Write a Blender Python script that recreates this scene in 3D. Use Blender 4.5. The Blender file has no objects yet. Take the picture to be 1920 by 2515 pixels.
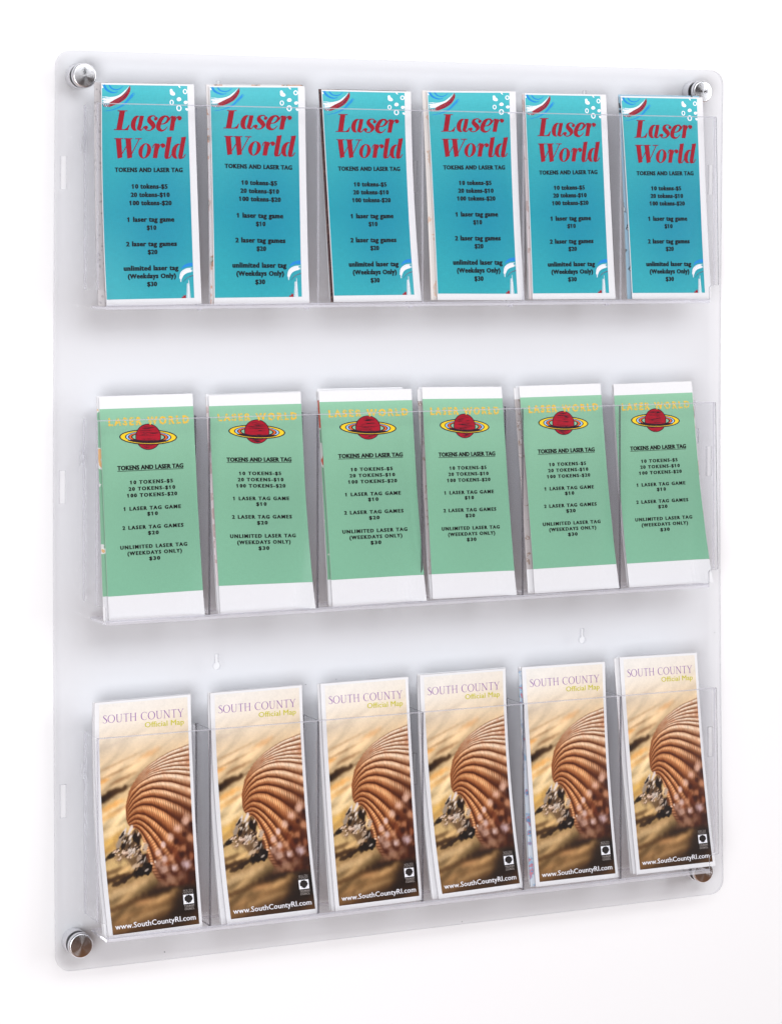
import bpy, bmesh, math, random
import numpy as np
from mathutils import Vector, Matrix
random.seed(7); rng = np.random.default_rng(7)
SC = bpy.context.scene
COL = SC.collection

# ------------------------------------------------------------------ camera
cam = bpy.data.cameras.new('camera'); camera = bpy.data.objects.new('camera', cam); COL.objects.link(camera)
YAW = math.radians(24.9206)
camera.location = (-0.80505, -2.50650, 0.71385)
camera.rotation_euler = (math.pi/2, 0, -YAW)
cam.sensor_fit = 'HORIZONTAL'; cam.sensor_width = 36.0
cam.lens = 123.488; cam.shift_y = -0.3471
cam.clip_start = 0.05; cam.clip_end = 60
SC.camera = camera

# ------------------------------------------------------------------ light: studio
world = bpy.data.worlds.new('World'); SC.world = world; world.use_nodes = True
wn, wl = world.node_tree.nodes, world.node_tree.links
bg = wn['Background']
tc = wn.new('ShaderNodeTexCoord'); sp = wn.new('ShaderNodeSeparateXYZ'); rp = wn.new('ShaderNodeValToRGB'); mr = wn.new('ShaderNodeMapRange')
wl.new(tc.outputs['Generated'], sp.inputs[0]); wl.new(sp.outputs['Z'], mr.inputs['Value'])
mr.inputs['From Min'].default_value = -1; mr.inputs['From Max'].default_value = 1
wl.new(mr.outputs[0], rp.inputs[0]); wl.new(rp.outputs['Color'], bg.inputs['Color'])
rp.color_ramp.elements[0].position = .22; rp.color_ramp.elements[0].color = (.72, .31, .12, 1)     # warm tint standing in for an unseen floor, added for cap reflections
rp.color_ramp.elements[1].position = .50; rp.color_ramp.elements[1].color = (.20, .20, .22, 1)
e = rp.color_ramp.elements.new(.75); e.color = (.34, .35, .38, 1)
bg.inputs['Strength'].default_value = WORLD_S = .5

def area(name, loc, target, sx, sy, power, colr):
    l = bpy.data.lights.new(name, 'AREA'); l.shape = 'RECTANGLE'; l.size = sx; l.size_y = sy; l.energy = power; l.color = colr
    o = bpy.data.objects.new(name, l); COL.objects.link(o); o.location = loc
    o.rotation_euler = (Vector(target)-Vector(loc)).to_track_quat('-Z', 'Y').to_euler()
    return o
area('softbox_key', (3.1, -1.9, 1.1), (.38, 0, .42), 1.2, 2.2, 66, (.97, .98, 1))
area('added_fill', (-1.45, -2.75, .12), (.38, 0, .30), 1.6, 1.5, 104, (.965, .98, 1))  # unseen fill, added low in front to brighten the gaps between stacks
area('softbox_top', (.45, -2.5, 2.05), (.4, 0, .3), 2.6, 1.2, 66, (.97, .98, 1))
SC.view_settings.view_transform = 'Standard'; SC.view_settings.look = 'None'
SC.view_settings.exposure = -0.45; SC.view_settings.gamma = 1.0
SC.cycles.max_bounces = 12; SC.cycles.transparent_max_bounces = 48
SC.cycles.caustics_reflective = False; SC.cycles.caustics_refractive = False

# ------------------------------------------------------------------ helpers
def lin(c):
    c = np.asarray(c, float)/255.
    return np.where(c <= .04045, c/12.92, ((c+.055)/1.055)**2.4)
def L4(*c): return tuple(lin(c)) + (1.,)
MATS = {}
def newmat(name):
    m = bpy.data.materials.new(name); m.use_nodes = True; MATS[name] = m
    n = m.node_tree.nodes
    return m, n, m.node_tree.links, n['Principled BSDF']
def flat(name, rgb, rough=.5, spec=.3, noise=.0, scale=300., metallic=0.):
    m, n, l, p = newmat(name)
    p.inputs['Roughness'].default_value = rough; p.inputs['Specular IOR Level'].default_value = spec; p.inputs['Metallic'].default_value = metallic
    c = L4(*rgb)
    if noise > 0:
        t = n.new('ShaderNodeTexCoord'); z = n.new('ShaderNodeTexNoise'); z.inputs['Scale'].default_value = scale; z.inputs['Detail'].default_value = 3
        l.new(t.outputs['Object'], z.inputs['Vector'])
        mx = n.new('ShaderNodeMix'); mx.data_type = 'RGBA'; l.new(z.outputs['Fac'], mx.inputs[0])
        mx.inputs[6].default_value = tuple(x*(1-noise) for x in c[:3])+(1,); mx.inputs[7].default_value = tuple(min(1, x*(1+noise)) for x in c[:3])+(1,)
        l.new(mx.outputs[2], p.inputs['Base Color'])
    else: p.inputs['Base Color'].default_value = c
    return m

def acrylic(name, tint, rough=.02, haze=0., hazecol=(.9, .9, .95), refl=1.0):
    """clear sheet: tinted transmission per face, Schlick reflection, optional milky share"""
    m, n, l, p = newmat(name); n.remove(p); out = n['Material Output']
    tr = n.new('ShaderNodeBsdfTransparent'); tr.inputs[0].default_value = tuple(tint)+(1,)
    gl = n.new('ShaderNodeBsdfGlossy'); gl.inputs['Roughness'].default_value = rough; gl.inputs[0].default_value = (1, 1, 1, 1)
    g = n.new('ShaderNodeNewGeometry'); d = n.new('ShaderNodeVectorMath'); d.operation = 'DOT_PRODUCT'
    l.new(g.outputs['Incoming'], d.inputs[0]); l.new(g.outputs['Normal'], d.inputs[1])
    def M(op, a, b=None):
        x = n.new('ShaderNodeMath'); x.operation = op
        for i, v in enumerate((a, b)):
            if v is None: continue
            if isinstance(v, (int, float)): x.inputs[i].default_value = v
            else: l.new(v, x.inputs[i])
        return x.outputs[0]
    c = M('ABSOLUTE', d.outputs['Value']); c = M('SUBTRACT', 1., c); c = M('POWER', c, 5.); c = M('MULTIPLY_ADD', c, .96); c.node.inputs[2].default_value = .04
    c = M('MULTIPLY', c, refl)
    mx = n.new('ShaderNodeMixShader'); l.new(c, mx.inputs[0])
    base = tr.outputs[0]
    if haze > 0:
        df = n.new('ShaderNodeBsdfDiffuse'); df.inputs[0].default_value = tuple(hazecol)+(1,)
        m2 = n.new('ShaderNodeMixShader'); m2.inputs[0].default_value = haze; l.new(tr.outputs[0], m2.inputs[1]); l.new(df.outputs[0], m2.inputs[2]); base = m2.outputs[0]
    l.new(base, mx.inputs[1]); l.new(gl.outputs[0], mx.inputs[2]); l.new(mx.outputs[0], out.inputs['Surface'])
    return m

def tag(o, label=None, cat=None, group=None, kind=None):
    if label: o['label'] = label
    if cat: o['category'] = cat
    if group: o['group'] = group
    if kind: o['kind'] = kind
    return o
def empty(name, loc, label, cat, group=None):
    o = bpy.data.objects.new(name, None); COL.objects.link(o); o.location = loc; o.empty_display_size = .02
    return tag(o, label, cat, group)
def link(name, me, parent=None):
    o = bpy.data.objects.new(name, me); COL.objects.link(o)
    if parent: o.parent = parent
    return o
def mesh(name, V, F, mats, parent=None, mi=None, smooth=False):
    me = bpy.data.meshes.new(name); me.from_pydata([tuple(v) for v in V], [], F)
    for m in (mats if isinstance(mats, (list, tuple)) else [mats]): me.materials.append(m)
    if mi is not None: me.polygons.foreach_set('material_index', mi)
    if smooth: me.polygons.foreach_set('use_smooth', [True]*len(me.polygons))
    me.update()
    return link(name, me, parent)

def extruded(name, loops, y0, y1, mats, parent=None, zcuts=(), deform=None, band=None):
    """outline (x,z) loops (first outer, rest holes) filled and extruded from y0 (front) to y1 (back).
    mats = (face material, edge material)"""
    cu = bpy.data.curves.new('tmp', 'CURVE'); cu.dimensions = '2D'; cu.fill_mode = 'BOTH'; cu.extrude = .5
    for lp in loops:
        s = cu.splines.new('POLY'); s.points.add(len(lp)-1)
        for i, (x, z) in enumerate(lp): s.points[i].co = (x*100, z*100, 0, 1)
        s.use_cyclic_u = True
    tmp = bpy.data.objects.new('tmp', cu); COL.objects.link(tmp)
    dg = bpy.context.evaluated_depsgraph_get()
    me = bpy.data.meshes.new_from_object(tmp.evaluated_get(dg))
    bpy.data.objects.remove(tmp)
    bm = bmesh.new(); bm.from_mesh(me); bpy.data.meshes.remove(me)
    for v in bm.verts:
        x, z, t = v.co; v.co = (x/100, y0 if t > 0 else y1, z/100)
    bmesh.ops.remove_doubles(bm, verts=bm.verts, dist=1e-6)
    for z in zcuts:
        bmesh.ops.bisect_plane(bm, geom=bm.verts[:]+bm.edges[:]+bm.faces[:], plane_co=(0, 0, z), plane_no=(0, 0, 1))
    bmesh.ops.recalc_face_normals(bm, faces=bm.faces)
    for f in bm.faces: f.material_index = 0 if abs(f.normal.y) > .7 else 1
    if band:
        for f in bm.faces:
            if band(f.calc_center_median()): f.material_index = 1
    if deform:
        for v in bm.verts: v.co = deform(v.co)
    me = bpy.data.meshes.new(name); bm.to_mesh(me); bm.free()
    for m in mats: me.materials.append(m)
    return link(name, me, parent)

def boxmesh(name, x0, x1, y0, y1, z0, z1, mats, parent=None, edge_axis=None, shear=0.):
    """box; faces whose normal is along edge_axis are sheet faces (mat 0), the others are cut edges (mat 1);
    shear: y grows by shear from top to bottom (front plates lean out)"""
    V = [(x, y + (shear*(z1-z)/(z1-z0)), z) for z in (z0, z1) for y in (y0, y1) for x in (x0, x1)]
    F = [(0, 2, 3, 1), (4, 5, 7, 6), (0, 1, 5, 4), (2, 6, 7, 3), (0, 4, 6, 2), (1, 3, 7, 5)]
    ax = [2, 2, 1, 1, 0, 0]
    mi = [0 if (edge_axis is None or a == edge_axis) else 1 for a in ax]
    return mesh(name, V, F, mats, parent, mi)
def rounded_rect(x0, x1, z0, z1, r, n=10):
    P = []
    for cx, cz, a0 in ((x1-r, z1-r, 0), (x0+r, z1-r, 90), (x0+r, z0+r, 180), (x1-r, z0+r, 270)):
        for i in range(n+1):
            a = math.radians(a0+90*i/n); P.append((cx+r*math.cos(a), cz+r*math.sin(a)))
    return P
def lathe(profile, n=64):
    """profile [(r, z)] about local Z -> V, F"""
    V, F = [], []
    for r, z in profile:
        for k in range(n):
            a = 2*math.pi*k/n; V.append((r*math.cos(a), r*math.sin(a), z))
    for i in range(len(profile)-1):
        for k in range(n):
            k2 = (k+1) % n; F.append((i*n+k, i*n+k2, (i+1)*n+k2, (i+1)*n+k))
    return V, F
PATCH = {
 'B': [
  (((40.3,-17.0,868.1), (40.0,-20.5,759.4), (39.7,-34.0,650.7)), ((136.5,-17.0,869.0), (137.2,-25.5,760.1), (137.8,-34.0,651.8))),
  (((152.9,-17.0,868.1), (152.2,-26.5,765.0), (151.5,-34.0,650.9)), ((255.8,-17.0,870.3), (254.2,-25.0,763.4), (252.5,-34.0,651.5))),
  (((274.0,-17.0,867.2), (277.0,-25.0,763.6), (280.2,-34.0,652.2)), ((374.2,-17.0,867.5), (375.8,-20.5,764.4), (377.2,-34.0,652.3))),
  (((392.3,-17.0,868.6), (394.2,-26.0,766.1), (396.3,-34.0,653.2)), ((495.4,-17.0,870.4), (495.6,-23.0,767.0), (495.9,-34.0,652.0))),
  (((505.7,-17.0,868.9), (506.0,-26.0,761.5), (506.3,-34.0,652.9)), ((603.6,-17.0,869.5), (604.3,-25.0,763.5), (604.9,-34.0,652.4))),
  (((621.3,-17.0,868.6), (623.7,-26.0,762.3), (625.8,-34.0,652.3)), ((723.3,-17.0,869.3), (723.0,-24.5,763.1), (722.5,-34.0,651.6))),
 ],
 'G': [
  (((38.0,-17.0,562.1), (40.2,-25.0,452.2), (42.6,-34.0,342.8)), ((135.2,-17.0,562.6), (137.6,-25.0,452.9), (139.9,-34.0,344.0))),
  (((152.0,-17.0,560.5), (155.1,-23.0,458.7), (158.3,-34.0,344.7)), ((251.3,-17.0,561.4), (254.0,-23.5,454.9), (256.6,-34.0,345.1))),
  (((270.8,-17.0,562.2), (274.9,-26.0,457.3), (279.1,-34.0,345.1)), ((374.7,-17.0,561.8), (377.6,-24.5,456.3), (380.4,-34.0,345.7))),
  (((386.6,-17.0,563.2), (388.7,-25.5,454.7), (390.9,-34.0,346.6)), ((478.8,-17.0,561.6), (481.6,-26.5,453.6), (484.5,-34.0,345.9))),
  (((499.3,-17.0,561.7), (504.0,-27.0,454.1), (508.9,-34.0,345.8)), ((596.9,-17.0,562.3), (602.2,-24.0,453.9), (607.4,-34.0,346.2))),
  (((612.8,-17.0,561.2), (617.8,-21.5,453.1), (622.4,-34.0,345.9)), ((709.2,-17.0,562.2), (715.1,-24.0,453.9), (721.0,-34.0,346.0))),
 ],
 'S': [
  (((33.5,-17.0,263.5), (36.7,-17.0,149.4), (42.6,-34.0,34.7)), ((132.8,-17.0,264.7), (136.1,-21.0,149.6), (139.4,-34.0,36.6))),
  (((153.8,-17.0,264.5), (159.4,-17.0,150.4), (165.3,-34.0,37.3)), ((252.7,-17.0,265.5), (258.2,-18.0,150.8), (263.8,-34.0,38.4))),
  (((273.0,-17.0,265.4), (277.5,-22.0,151.1), (282.2,-34.0,38.3)), ((370.9,-17.0,265.8), (374.8,-23.0,151.5), (379.0,-34.0,39.6))),
  (((384.2,-17.0,266.6), (390.9,-18.0,150.9), (397.8,-34.0,38.5)), ((483.4,-17.0,266.9), (489.1,-17.5,152.1), (495.1,-34.0,40.7))),
  (((502.6,-17.0,266.7), (506.6,-23.5,152.6), (510.5,-34.0,39.5)), ((602.2,-17.0,266.0), (605.7,-20.5,151.9), (609.1,-34.0,39.6))),
  (((620.1,-17.0,269.5), (625.9,-23.0,153.7), (631.4,-34.0,40.3)), ((716.1,-17.0,268.2), (722.6,-21.5,153.5), (729.2,-34.0,40.3))),
 ],
}
# ------------------------------------------------------------------ materials
ACR = acrylic('acrylic_sheet', (.990, .990, .993), rough=.012, haze=.003, hazecol=(.8, .8, .84), refl=.45)
ACF = acrylic('acrylic_glint_strip', (.93, .93, .95), rough=.1, haze=.30, hazecol=(.96, .96, 1.), refl=.8)  # milky pale haze painting the glint beside each divider
ACP = acrylic('acrylic_back_sheet', (.940, .942, .948), rough=.012, haze=.004, hazecol=(.8, .8, .84), refl=.12)
ACPE = acrylic('acrylic_panel_edge', (.90, .90, .92), rough=.15, haze=.12, hazecol=(.9, .9, .94), refl=.6)
ACE = acrylic('acrylic_cut_edge', (.84, .84, .88), rough=.12, haze=.28, hazecol=(.90, .90, .96), refl=2.)
ACD = acrylic('acrylic_shaded_divider_edge', (.34, .33, .36), rough=.15, haze=.22, hazecol=(.30, .29, .32), refl=1.)  # dark copy of the cut edge for lower dividers, shade put into the tint
ACL = acrylic('acrylic_glint_edge', (.93, .93, .97), rough=.1, haze=.35, hazecol=(.93, .93, 1.), refl=2.)  # bright edge glint painted in as pale haze
PAPER = flat('white_paper', (226, 226, 229), .55, .25, .03, 400)
PAPERE = flat('paper_edges', (214, 212, 214), .8, .1, .12, 900)
INK = flat('black_ink', (6, 14, 24), .5, .2)
INKG = flat('dark_print_ink', (8, 9, 8), .5, .2)
RED = flat('crimson_ink', (156, 0, 30), .5, .2)
NAVY = flat('navy_ink', (52, 22, 84), .5, .3)
BLUE = flat('blue_ink', (10, 132, 214), .5, .3, .12, 500)
WHT = flat('white_ink', (240, 240, 246), .5, .3, .05, 500)
PINK = flat('pink_ink', (250, 218, 222), .5, .3)
PURP = flat('purple_ink', (134, 68, 164), .5, .3)
OLIV = flat('yellow_green_ink', (196, 190, 40), .5, .3)
YEL = flat('yellow_ink', (246, 206, 30), .5, .3)
LBL = flat('pale_blue_ink', (160, 198, 236), .5, .3)
ORG = flat('orange_ink', (222, 98, 34), .5, .3)
PLUM = flat('plum_ink', (40, 4, 26), .5, .2)
PRED = flat('planet_red_ink', (168, 0, 34), .5, .2, .2, 700)
LOGOK = flat('logo_black_ink', (16, 12, 12), .5, .3)
LOGOT = flat('faded_white_ink', (190, 180, 175), .5, .3)

def print_mat(name, stops, dark, dark_amt, spec=.35, rough=.32, cen=(.62, .62), weave=.05):
    m, n, l, p = newmat(name)
    uv = n.new('ShaderNodeUVMap'); uv.uv_map = 'UVMap'; s = n.new('ShaderNodeSeparateXYZ'); l.new(uv.outputs[0], s.inputs[0])
    r = n.new('ShaderNodeValToRGB'); l.new(s.outputs['Y'], r.inputs[0])
    el = r.color_ramp.elements
    while len(el) < len(stops): el.new(.5)
    for i, (pos, c) in enumerate(stops): el[i].position = pos; el[i].color = L4(*c)
    # radial second tone
    v = n.new('ShaderNodeVectorMath'); v.operation = 'SUBTRACT'; l.new(uv.outputs[0], v.inputs[0]); v.inputs[1].default_value = (cen[0], cen[1], 0)
    v2 = n.new('ShaderNodeVectorMath'); v2.operation = 'MULTIPLY'; l.new(v.outputs[0], v2.inputs[0]); v2.inputs[1].default_value = (1.5, 2.1, 0)
    ln = n.new('ShaderNodeVectorMath'); ln.operation = 'LENGTH'; l.new(v2.outputs[0], ln.inputs[0])
    mp = n.new('ShaderNodeMapRange'); mp.interpolation_type = 'SMOOTHSTEP'; l.new(ln.outputs['Value'], mp.inputs['Value'])
    mp.inputs['From Min'].default_value = 0; mp.inputs['From Max'].default_value = 1.05; mp.inputs['To Min'].default_value = dark_amt; mp.inputs['To Max'].default_value = 0
    mx = n.new('ShaderNodeMix'); mx.data_type = 'RGBA'; l.new(mp.outputs[0], mx.inputs[0]); l.new(r.outputs['Color'], mx.inputs[6]); mx.inputs[7].default_value = L4(*dark)
    # fine printed weave
    v3 = n.new('ShaderNodeVectorMath'); v3.operation = 'MULTIPLY'; l.new(uv.outputs[0], v3.inputs[0]); v3.inputs[1].default_value = (14, 230, 1)
    z = n.new('ShaderNodeTexNoise'); z.inputs['Scale'].default_value = 1.; z.inputs['Detail'].default_value = 4; l.new(v3.outputs[0], z.inputs['Vector'])
    v4 = n.new('ShaderNodeVectorMath'); v4.operation = 'MULTIPLY'; l.new(uv.outputs[0], v4.inputs[0]); v4.inputs[1].default_value = (90, 40, 1)
    z2 = n.new('ShaderNodeTexNoise'); z2.inputs['Scale'].default_value = 1.; z2.inputs['Detail'].default_value = 4; l.new(v4.outputs[0], z2.inputs['Vector'])
    ad = n.new('ShaderNodeMath'); ad.operation = 'ADD'; l.new(z.outputs['Fac'], ad.inputs[0]); l.new(z2.outputs['Fac'], ad.inputs[1])
    m2 = n.new('ShaderNodeMapRange'); l.new(ad.outputs[0], m2.inputs['Value']); m2.inputs['From Min'].default_value = .5; m2.inputs['From Max'].default_value = 1.5
    m2.inputs['To Min'].default_value = 1-weave*2; m2.inputs['To Max'].default_value = 1+weave*2
    vs = n.new('ShaderNodeVectorMath'); vs.operation = 'SCALE'; l.new(mx.outputs[2], vs.inputs[0]); l.new(m2.outputs[0], vs.inputs['Scale'])
    l.new(vs.outputs[0], p.inputs['Base Color'])
    p.inputs['Roughness'].default_value = rough; p.inputs['Specular IOR Level'].default_value = spec
    return m
BLUEP = print_mat('turquoise_print', [(0, (70, 180, 190)), (.25, (44, 165, 176)), (.6, (20, 150, 168)), (1, (46, 166, 178))], (0, 138, 164), .95)
GREENP = print_mat('sage_green_print', [(0, (140, 190, 160)), (.5, (126, 178, 148)), (1, (124, 180, 150))], (118, 168, 142), .7, weave=.03)
m, n, l, p = newmat('shell_photo_print')
at = n.new('ShaderNodeVertexColor'); at.layer_name = 'ink'; l.new(at.outputs['Color'], p.inputs['Base Color'])
p.inputs['Roughness'].default_value = .28; p.inputs['Specular IOR Level'].default_value = .5
SHELLP = m
# distressed gold lettering: worn gaps show the green stock
m, n, l, p = newmat('worn_gold_ink')
t = n.new('ShaderNodeTexCoord'); z = n.new('ShaderNodeTexNoise'); z.inputs['Scale'].default_value = 620; z.inputs['Detail'].default_value = 2; l.new(t.outputs['Object'], z.inputs['Vector'])
r = n.new('ShaderNodeValToRGB'); l.new(z.outputs['Fac'], r.inputs[0]); r.color_ramp.elements[0].position = .40; r.color_ramp.elements[0].color = L4(150, 184, 130)
r.color_ramp.elements[1].position = .5; r.color_ramp.elements[1].color = L4(232, 184, 44)
l.new(r.outputs['Color'], p.inputs['Base Color']); GOLD = m
# mixed print on the leaflets tucked behind
def rear_mat(name, base, spots, scale, thr=.55):
    m, n, l, p = newmat(name)
    t = n.new('ShaderNodeTexCoord'); z = n.new('ShaderNodeTexNoise'); z.inputs['Scale'].default_value = scale; z.inputs['Detail'].default_value = 3; l.new(t.outputs['Object'], z.inputs['Vector'])
    r = n.new('ShaderNodeValToRGB'); r.color_ramp.interpolation = 'CONSTANT'; l.new(z.outputs['Fac'], r.inputs[0]); el = r.color_ramp.elements
    el[0].position = 0; el[0].color = L4(*base)
    for i, c in enumerate(spots):
        e = el[1] if i == 0 else el.new(.9)
        e.position = thr+.05*i; e.color = L4(*c)
    l.new(r.outputs['Color'], p.inputs['Base Color']); p.inputs['Roughness'].default_value = .5
    return m
REAR = {
 'grey': rear_mat('grey_leaflet_print', (182, 178, 180), [(150, 146, 150)], 240, .6),
 'photo': rear_mat('mixed_photo_leaflet_print', (226, 222, 222), [(206, 160, 136), (130, 124, 114), (190, 192, 182)], 70, .58),
 'brown': rear_mat('dark_brown_leaflet_print', (76, 48, 50), [(112, 80, 70), (50, 30, 36)], 160, .55),
 'cream': rear_mat('cream_leaflet_print', (226, 220, 216), [(218, 190, 172), (206, 200, 194)], 60, .62),
 'pink': rear_mat('pale_pink_leaflet_print', (224, 214, 216), [(200, 180, 178)], 90, .56),
 'bluedark': rear_mat('blue_and_black_leaflet_print', (150, 184, 204), [(70, 76, 84), (190, 206, 214)], 90, .60),
 'green': rear_mat('green_and_orange_leaflet_print', (132, 184, 152), [(224, 226, 224), (228, 182, 124)], 55, .62),
 'redspot': rear_mat('green_and_red_leaflet_print', (120, 170, 140), [(206, 210, 205), (196, 80, 50)], 45, .54),
 'tan': rear_mat('tan_leaflet_print', (176, 170, 170), [(140, 122, 112), (196, 190, 190)], 130, .58),
 'white': PAPER,
 'sky': rear_mat('blue_map_leaflet_print', (204, 212, 222), [(150, 184, 210), (196, 130, 146), (110, 150, 190)], 110, .55)}
STEEL, n, l, p = newmat('brushed_steel_face')
sn = n.new('ShaderNodeTexNoise'); st_ = n.new('ShaderNodeTexCoord'); sv = n.new('ShaderNodeVectorMath'); sv.operation = 'LENGTH'; l.new(st_.outputs['Object'], sv.inputs[0]); sn.noise_dimensions = '1D'; sn.inputs['Scale'].default_value = 2600.; l.new(sv.outputs['Value'], sn.inputs['W']); sm = n.new('ShaderNodeMapRange'); l.new(sn.outputs['Fac'], sm.inputs['Value']); sm.inputs['To Min'].default_value = .12; sm.inputs['To Max'].default_value = .30; l.new(sm.outputs[0], p.inputs['Roughness'])
p.inputs['Metallic'].default_value = 1; p.inputs['Base Color'].default_value = (.64, .64, .66, 1); p.inputs['Roughness'].default_value = .20
p.inputs['Anisotropic'].default_value = .93
tg = n.new('ShaderNodeTangent'); tg.direction_type = 'RADIAL'; tg.axis = 'Z'; l.new(tg.outputs[0], p.inputs['Tangent'])
STEELB, n, l, p = newmat('satin_steel_barrel')
p.inputs['Metallic'].default_value = 1; p.inputs['Base Color'].default_value = (.86, .86, .88, 1); p.inputs['Roughness'].default_value = .3
RUBBER = flat('black_washer', (30, 30, 32), .5)

# ------------------------------------------------------------------ wall
WALLY = .0172
m, n, l, p = newmat('matt_white_wall_paint')
t = n.new('ShaderNodeTexCoord'); z = n.new('ShaderNodeTexNoise'); z.inputs['Scale'].default_value = 260; z.inputs['Detail'].default_value = 4; l.new(t.outputs['Object'], z.inputs['Vector'])
bp = n.new('ShaderNodeBump'); bp.inputs['Strength'].default_value = .04; bp.inputs['Distance'].default_value = .0005; l.new(z.outputs['Fac'], bp.inputs['Height']); l.new(bp.outputs[0], p.inputs['Normal'])
p.inputs['Base Color'].default_value = (.87, .87, .885, 1); p.inputs['Roughness'].default_value = .85; p.inputs['Specular IOR Level'].default_value = .15
wall = mesh('wall', [(-4, WALLY, -1.6), (5, WALLY, -1.6), (5, WALLY, 3.2), (-4, WALLY, 3.2), (-4, WALLY+.1, -1.6), (5, WALLY+.1, -1.6), (5, WALLY+.1, 3.2), (-4, WALLY+.1, 3.2)],
            [(0, 1, 2, 3), (7, 6, 5, 4), (0, 4, 5, 1), (3, 2, 6, 7), (1, 5, 6, 2), (0, 3, 7, 4)], m)
tag(wall, 'plain white wall the clear rack is mounted on', kind='structure')

# ------------------------------------------------------------------ the clear rack
PW, PH, PT = .7602, .9, .0040
BOW = .0062
def bow_y(z): return BOW*max(0., 1-((z-PH/2)/(PH/2-.02))**2)
def bowd(co): return Vector((co.x, co.y + bow_y(co.z), co.z))
rack = empty('brochure_rack', (0, 0, 0), 'clear acrylic wall rack with three rows of pockets on four steel standoffs', 'brochure rack')
loops = [rounded_rect(0, PW, 0, PH, .0155)]
slots = [(.0058, .0120), (.3866, .3914), (.7436, .7500)]
for zt in (.797, .489, .182):
    for x0, x1 in slots: loops.append([(x0, zt), (x1, zt), (x1, zt-.0325), (x0, zt-.0325)][::-1])
def keyhole(cx, zt):
    P = [(cx-.0019, zt), (cx-.0019, zt-.0085)]
    for i in range(15):
        a = math.radians(118 + (360-56)*i/14); P.append((cx+.0040*math.cos(a), zt-.0120+.0040*math.sin(a)))
    P += [(cx+.0019, zt-.0085), (cx+.0019, zt)]
    return P
for cx in (.1700, .5880):
    for zt in (.2990, .8745): loops.append(keyhole(cx, zt))
panel = extruded('back_panel', loops, 0., PT, (ACP, ACPE), rack, zcuts=[PH*i/36 for i in range(1, 36)], deform=bowd)

KN = [(.0270, .8757), (.0233, .0255), (.7303, .8762), (.7313, .0275)]
for i, (kx, kz) in enumerate(KN):
    V, F = lathe([(.0001, .0), (.0123, .0), (.0123, .0116), (.0119, .0122), (.0001, .0122)], 56)
    b = mesh('standoff', V, F, STEELB, rack, smooth=False)
    b.location = (kx, WALLY-.0002, kz); b.rotation_euler = (math.pi/2, 0, 0)
    V, F = lathe([(.0112, .0), (.0112, .0003), (.0001, .0003)], 48)
    w = mesh('washer', V, F, RUBBER, b); w.location = (0, 0, WALLY+.0002)
    c0 = [(.0001, .0), (.0119, .0), (.0122, .0004), (.0122, .0049), (.0113, .0060)]
    ce = [(.0113-.0112*k/12, .0060+.0006*math.sin(math.pi*k/24)) for k in range(1, 13)]
    V, F = lathe(c0+ce, 72)
    c = mesh('cap', V, F, [STEELB, STEEL], b, mi=[0]*(4*72)+[1]*(12*72))
    for pl in c.data.polygons: pl.use_smooth = pl.index >= 4*72 or pl.index // 72 == 2
    c.location = (0, 0, WALLY+.0006)

DX = [.030+.116*k for k in range(7)]
TIERS = [(.8475, .6500), (.5402, .3445), (.2330, .0385)]
FT = .0022      # sheet thickness
for ti, (zt, zf) in enumerate(TIERS):
    by = bow_y((zt+zf)/2)
    yb = by-.0003
    fy = -.0385
    # floor shelf (narrower than the pocket front), lip turned down at the front
    tray = boxmesh('pocket_shelf', .0368, .7160, -.0455+by*.5, yb, zf-.0026, zf, (ACR, ACL), rack, 2)
    # front plate with stepped corners
    x0, x1 = .0300-.0011, .7262+.0011
    zs = zf+.0165
    P = [(x0, zt), (x1, zt), (x1, zs)]
    for k in range(7): a = math.radians(90*k/6); P.append((.7160+.0030-.0030*math.sin(a)*1., zs-.0005-.0035*(1-math.cos(a))))
    P += [(.7160, zf+.0004), (.0368, zf+.0004)]
    for k in range(7): a = math.radians(90*(6-k)/6); P.append((.0368-.0030+.0030*math.sin(a), zs-.0005-.0035*(1-math.cos(a))))
    P += [(x0, zs)]
    fr = extruded('front_plate', [P[::-1]], fy-FT, fy, (ACR, ACE), tray, zcuts=(zt-.0010, zf+.0016), band=lambda c: c.z > zt-.0010 or c.z < zf+.0016, deform=lambda co: Vector((co.x, co.y-.0050*(zt-co.z)/(zt-zf)+by*.5, co.z)))  # top and bottom bands take the edge haze as a painted light line
    for sx, xx in ((0, DX[0]-.0011), (1, DX[6]-.0011)):
        boxmesh('side_wall', xx, xx+FT, fy+.0002+by*.5, yb-.001, zs, zt-.0004, (ACR, ACE), tray, 0)
        xo = xx - .0035 if sx == 0 else xx+FT
        boxmesh('hinge_tab', xo, xo+.0035, -.0035+by, -.0005+by, zt-.047, zt-.031, (ACR, ACE), tray, 1)
    for k in range(1, 6):
        d = DX[k]
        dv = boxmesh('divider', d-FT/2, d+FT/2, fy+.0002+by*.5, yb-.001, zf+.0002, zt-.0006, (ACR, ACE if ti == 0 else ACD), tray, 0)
        boxmesh('divider_glint_strip', d-.0042, d-FT/2-.0001, yb-.0020, yb-.0011, zf+.0022, zt-.0020, (ACF, ACF), tray, None)  # strip added to show a bright vertical band beside the divider
        boxmesh('divider_tab', d-.0022, d+.0022, -.012+by, -.009+by, zf-.0052, zf-.0027, (ACL, ACL), tray, None)
        boxmesh('divider_clip', d-.0019, d+.0019, fy-.0005+by*.5, fy+.0030+by*.5, zt-.0350, zt-.0215, (ACR, ACE), tray, None)
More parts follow.
